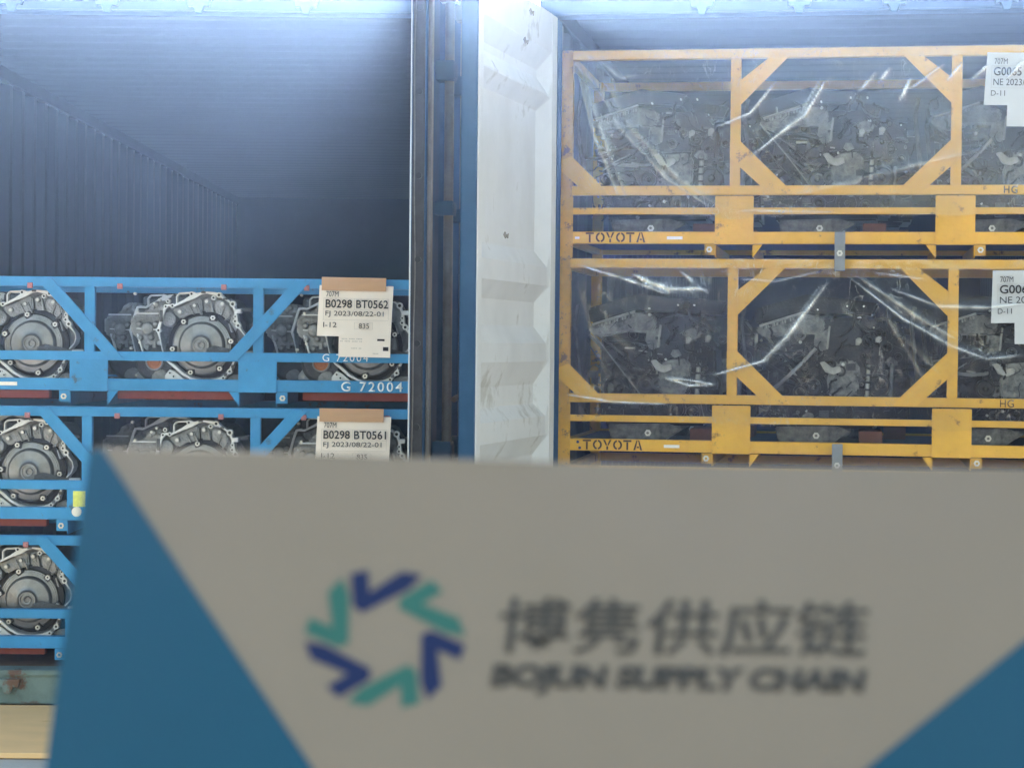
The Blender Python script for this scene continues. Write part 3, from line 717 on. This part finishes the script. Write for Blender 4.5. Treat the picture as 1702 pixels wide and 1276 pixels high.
# ------------------------------------------------------------------ clear film over the yellow racks
FOLDS = [
 ([([(0.056,0.789),(0.133,0.497),(0.246,0.229)],.011,.28),([(0.073,0.791),(0.169,0.496),(0.28,0.221)],.013,.22),([(0.08,0.801),(0.243,0.52),(0.44,0.313),(0.61,0.204)],.012,.25),
   ([(0.129,0.8),(0.291,0.52),(0.488,0.313),(0.658,0.204)],.016,.16),([(1.069,0.721),(0.977,0.562),(0.859,0.475),(0.764,0.403)],.009,.75),([(1.05,0.73),(0.955,0.565),(0.84,0.475)],.006,.4),([(0.868,0.707),(0.762,0.576),(0.631,0.524)],.011,.55),
   ([(1.525,0.77),(1.387,0.665)],.007,.7),([(1.391,0.713),(1.348,0.618)],.009,.8),([(1.59,0.77),(1.531,0.699)],.008,.75),([(1.258,0.738),(1.188,0.656)],.009,.4),([(1.311,0.756),(1.265,0.691)],.009,.5),
   ([(1.688,0.761),(1.624,0.698)],.010,.7),([(1.825,0.778),(1.757,0.697)],.010,.5),([(1.204,0.322),(1.669,0.427)],.014,.14),([(0.921,0.251),(1.368,0.345)],.014,.12),([(0.154,0.8),(0.24,0.726),(0.313,0.737)],.012,.3),
   ([(0.72,0.19),(1.1,0.185)],.008,.35)], .06),
 ([([(1.08,0.744),(0.928,0.528),(0.833,0.43),(0.618,0.368)],.010,.75),([(1.06,0.744),(0.91,0.528),(0.82,0.43)],.006,.35),([(0.077,0.813),(0.274,0.753),(0.445,0.693)],.012,.5),([(0.30,0.775),(0.445,0.715),(0.614,0.713)],.024,.55),
   ([(1.162,0.769),(1.376,0.603),(1.564,0.498),(1.703,0.447),(1.841,0.465)],.012,.42),([(1.185,0.781),(1.422,0.615),(1.586,0.522)],.016,.2),([(1.327,0.722),(1.515,0.652),(1.701,0.648),(1.839,0.665)],.015,.3),
   ([(0.698,0.762),(0.877,0.748),(1.067,0.792)],.007,.3),([(1.256,0.786),(1.467,0.758)],.007,.3),([(0.431,0.358),(0.534,0.328),(0.642,0.332)],.007,.8),([(0.431,0.363),(0.521,0.352),(0.642,0.337)],.006,.7),
   ([(0.077,0.74),(0.141,0.521),(0.204,0.351)],.014,.10),([(0.177,0.57),(0.326,0.449)],.016,.08),([(1.377,0.532),(1.518,0.39)],.014,.1),([(1.305,0.626),(1.473,0.342)],.012,.1),([(0.492,0.79),(0.614,0.694)],.014,.35),
   ([(0.033,0.287),(0.23,0.258),(0.45,0.252)],.008,.5)], .0),
]
def segd(px, pz, a, c):
    dx, dz = c[0]-a[0], c[1]-a[1]; L2 = dx*dx+dz*dz
    s = max(0, min(1, ((px-a[0])*dx+(pz-a[1])*dz)/L2))
    return math.hypot(px-a[0]-s*dx, pz-a[1]-s*dz), s
def film(rack, folds, base, label, seed):
    NX, NZ = 300, 110; x0, x1, zt = -.004, 2.28, .841
    v = []; cr = []; f = []
    for j in range(NZ+1):
        for i in range(NX+1):
            x = x0+(x1-x0)*i/NX
            zb = .175+.035*noise.noise((x*2.2, seed, 0))+.012*noise.noise((x*9, seed, 3))
            z = zt+(zb-zt)*j/NZ
            h = .006*(1+noise.noise((x*3, z*3, seed)))+.003*noise.noise((x*11, z*9, seed+5))
            c = 0
            for pl, wd, am in folds:
                if not (min(p[0] for p in pl)-.06 < x < max(p[0] for p in pl)+.06): continue
                L = len(pl)-1; best = 9; bs = 0
                for q in range(L):
                    d, s = segd(x, z, pl[q], pl[q+1])
                    if d < best: best = d; bs = (q+s)/L
                if best < wd*4:
                    wv = wd*(.45+.75*math.sin(math.pi*min(max(bs,.06),.94)))*(1+.35*noise.noise((bs*9, am*30, seed)))
                    k = math.exp(-(best/wv)**2); h += .016*k*min(1,am*1.6)
                    br = .35+.65*max(0, min(1, .55+1.1*noise.noise((x*26, z*26, seed+am*9))+.5*noise.noise((x*70, z*70, seed))))
                    c = max(c, (1.2*am*br*math.exp(-(best/(wv*.5))**2)+.16*am*math.exp(-(best/(wv*1.7))**2))*min(1, .15+3.2*math.sin(math.pi*bs)))
            if z > .795: c += .14*max(0, noise.noise((x*14, z*40, seed+2))+.15)+.35*max(0, noise.noise((x*38, z*60, seed+7))-.35)  # shimmer along the top rail painted as patchy whitening
            c += base*max(0, min(1, .55+noise.noise((x*1.7, z*2.3, seed+9))))  # overall milkiness stands in for the veil of glare on the film
            v.append((x, -.014-h, z)); cr.append(min(.95, c))
    for j in range(NZ):
        for i in range(NX):
            a = j*(NX+1)+i; f.append((a, a+NX+1, a+NX+2, a+1))
    # top strip folded back over the rail
    k0 = len(v)
    for i in range(NX+1):
        x = x0+(x1-x0)*i/NX; v.append((x, .05, .843+.004*noise.noise((x*12, 0, seed)))); cr.append(.15)
    for i in range(NX): f.append((i, i+1, k0+i+1, k0+i))
    me = bpy.data.meshes.new('plastic_film'); me.from_pydata(v, [], f)
    at = me.attributes.new('crease_glint', 'FLOAT', 'POINT'); at.data.foreach_set('value', cr)
    me.polygons.foreach_set('use_smooth', [True]*len(f)); me.materials.append(M['film'])
    o = obj('plastic_film', me); o.location = rack.location; o.rotation_euler = (0,0,-DL)
    tag(o, label, 'plastic film', 'clear film sheets over the yellow racks'); return o
film(YR3[0], FOLDS[0][0], FOLDS[0][1], 'clear plastic film with painted-in milky veil draped over the topmost yellow rack', 1.3)
film(YR3[1], FOLDS[1][0], FOLDS[1][1], 'clear creased plastic film draped over the middle yellow rack', 7.7)
film(YR3[2], FOLDS[1][0][3:9], .05, 'clear plastic film over the lowest yellow rack behind the sign', 4.1)

# strap plates joining two racks
for z0, lab in ((.993,'grey steel strap plate bolting the topmost and middle yellow racks together'), (.153,'grey steel strap plate under the middle yellow rack at the sign top')):
    t = thing('strap_plate', lab, 'strap', RW(1.127,.15,z0+.79), -DL, 'grey strap plates between the yellow racks')
    MB().box(-.021,.021,-.040,-.034,.0,.155).build('plate','grey',t,.002)
    MB().box(-.020,.020,-.044,-.040,.052,.088).build('washer_plate','grey',t,.001)
    MB().lathe([(.005,-.052),(.0125,-.052),(.0125,-.044)],(0,0,.07),6,'y',False).build('bolt','bolt',t)

# ------------------------------------------------------------------ paper tags
def tagpaper(label, loc, rz, rot, code, rest, line3, loc_code, extra, pm='paper', tapes=True, wd=.300, ht=.206):
    t = thing('shipping_tag', label, 'paper tag', loc, rz); t.rotation_euler = (0, rot, rz)
    # origin: top left corner of the big sheet; x right, z up
    v = []; f = []
    for j in range(7):
        for i in range(9):
            x = wd*i/8; z = -ht*j/6
            v.append((x-.008*(j/6), .002*math.sin(i*.8+j*.5)-.002*(j/6), z))
    for j in range(6):
        for i in range(8): a = j*9+i; f.append((a,a+9,a+10,a+1))
    n = len(v); v += [(p[0],p[1]+.001,p[2]) for p in v]; f += [tuple(n+q for q in reversed(x)) for x in f]
    MB().add(v,f).build('sheet',pm,t)
    MB().box(.082,wd-.008,-.0068,-.0058,-ht-.083,-ht+.004).build('slip',pm,t)
    Y = -.0072
    def tx(s, x, z, w_, h, m='ink', **k): text(s, m, t, x, Y, z, w_, h, thick=.0005, **k)
    def ln(x0, x1, z0, z1): MB().box(x0,x1,Y-.0004,Y,z0,z1).build('ruled_line','inkline',t)
    tx('707M', .028, -.046, .050, .022)
    for z, x0, x1 in ((-.052,.018,.282),(-.096,.018,.282),(-.139,.014,.280)): ln(x0,x1,z-.0007,z)
    for x in (.018,.281): ln(x,x+.0008,-.139,-.052)
    ln(.143,.1438,-.096,-.052)
    tx(code, .026, -.091, .107, .034, bold=.012)
    if rest: tx(rest, .150, -.091, .130, .034, bold=.012)
    tx(line3, .026, -.129, .236 if len(line3) > 8 else .12, .026)
    tx(loc_code, .018, -.170, .054, .021)
    for q in range(12): ln(.028+q*.004,.0305+q*.004,-.022,-.0205)
    for q in range(9): ln(.150+q*.006,.154+q*.006,-.0555,-.0545); ln(.026+q*.006,.030+q*.006,-.0555,-.0545)
    if extra:
        tx(extra, .162, -.173, .042, .021); 
        for z in (-.176,-.149): ln(.144,.218,z,z+.0007)
        for x in (.144,.2175): ln(x,x+.0007,-.176,-.149)
        for z, x, w_ in ((-ht-.008,.088,.09),(-ht-.018,.088,.095),(-ht-.046,.128,.05),(-ht-.066,.215,.03)):
            for q in range(int(w_/.006)):
                if (q*7+int(z*1e4))%5: ln(x+q*.006, x+q*.006+.004, z-.003, z)
        MB().box(.238,.268,Y-.0004,Y,-ht-.016,-ht-.008).build('print_block','ink',t); MB().box(.262,.284,Y-.0004,Y,-ht-.056,-ht-.040).build('print_block','ink',t)
    if tapes: MB().box(.009,.270,-.010,-.0085,-.021,.033).build('tape','tape',t,.0005)
    return t
tagpaper('cream paper tag reading BT0562 taped to the topmost blue rack', (-.739,.130,1.713), 0, rad(.6), 'B0298', 'BT0562', 'FJ 2023/08/22-01', 'I-12', '835')
tagpaper('cream paper tag reading BT0561 taped to the middle blue rack', (-.744,.130,1.181), 0, rad(.2), 'B0298', 'BT0561', 'FJ 2023/08/22-01', 'I-12', '835')
p = RW(1.690,.146,2.643); tagpaper('white paper tag reading G0065 under film on the topmost yellow rack', p, -DL, rad(1.2), 'G0065', '', 'NE 2023/', 'D-11', '', 'paperw', False)
p = RW(1.722,.146,1.788); tagpaper('white paper tag reading G006 under film on the middle yellow rack', p, -DL, rad(-1.0), 'G006', '', 'NE 202', 'D-11', '', 'paperw', False)

# ------------------------------------------------------------------ the sign board held up before the lens
SD = .60; K = SD/3452.6
org = CAMLOC + CF*SD
t = thing('sign_board', 'large white card sign greyed by painted-in shade, with blue corners, pinwheel logo and Chinese lettering, nearest the camera', 'sign')
t.matrix_world = Matrix.Translation(org) @ Matrix((CR, CF, -CDN)).transposed().to_4x4()
def C(u, v): return ((u-851)*K, (638-v)*K)
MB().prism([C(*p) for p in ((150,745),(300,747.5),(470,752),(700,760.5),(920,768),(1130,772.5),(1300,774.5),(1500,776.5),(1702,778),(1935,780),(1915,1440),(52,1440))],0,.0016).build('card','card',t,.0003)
MB().prism([C(*p) for p in ((150,745),(170,745.6),(300,947),(520,1276),(628,1440),(52,1440))],-.0004,-.0001).build('blue_corner','cardblue',t)
MB().prism([C(*p) for p in ((1932,880),(1702,1065),(1440,1276),(1237,1440),(1915,1440))],-.0004,-.0001).build('blue_corner','cardblue',t)
cu, cv = 460+300/1.669, 920+235/1.669
for k in range(6):
    a = rad(60*k); ca, sa = math.cos(a), math.sin(a)
    pol = [(-84,-180),(-42,-190),(-38,-128),(42,-186),(92,-176),(60,-138),(-56,-72),(-78,-90)]
    pol = [C(cu+(x*ca-y*sa)*1.12/1.669, cv+(x*sa+y*ca)/1.669) for x, y in pol]
    MB().prism(pol,-.0005,-.0001).build('logo_petal', 'logogreen' if k % 2 else 'logoblue', t)
q = C(830,1086); o = text('博隽供应链','logogrey',t,q[0],-.0001,q[1],613*K,95*K,thick=.0004,bold=.012,shear=.08); o.rotation_euler = (0,rad(.7),0)
q = C(814,1152); o = text('BOJUN SUPPLY CHAIN','logogrey',t,q[0],-.0001,q[1],626*K,50*K,thick=.0004,bold=.055,shear=.13); o.rotation_euler = (0,rad(.9),0)
# post and foot that carry the card, below the picture
zb = -(org.z) 
MB().tube([(.02,.006,C(0,1300)[1]),(.02,.006,-.7),(.02,.006+.0,zb+.01)],.006,10).build('post','grey',t)
MB().lathe([(.12,0),(.12,.010),(.02,.016)],(.02,.006,zb),24,'z').build('foot','grey',t,.002)

# ------------------------------------------------------------------ haze added in place of lens glare
hz = MB().box(-16,16,-12,22,-1.0,3.4)
me = bpy.data.meshes.new('haze'); me.from_pydata(hz.v, [], hz.f)
bm = bmesh.new(); bm.from_mesh(me); bmesh.ops.recalc_face_normals(bm, faces=bm.faces); bm.to_mesh(me); bm.free()
m = bpy.data.materials.new('glare_haze'); m.use_nodes = True
n = m.node_tree.nodes; n.remove(n['Principled BSDF'])
pv = n.new('ShaderNodeVolumePrincipled'); pv.inputs['Color'].default_value = (.27,.48,1,1)
pv.inputs['Density'].default_value = .0029; pv.inputs['Anisotropy'].default_value = .74
m.node_tree.links.new(pv.outputs[0], n['Material Output'].inputs['Volume'])
me.materials.append(m); o = obj('haze', me); o['kind'] = 'stuff'; o['label'] = 'added bluish haze standing in for lens glare'
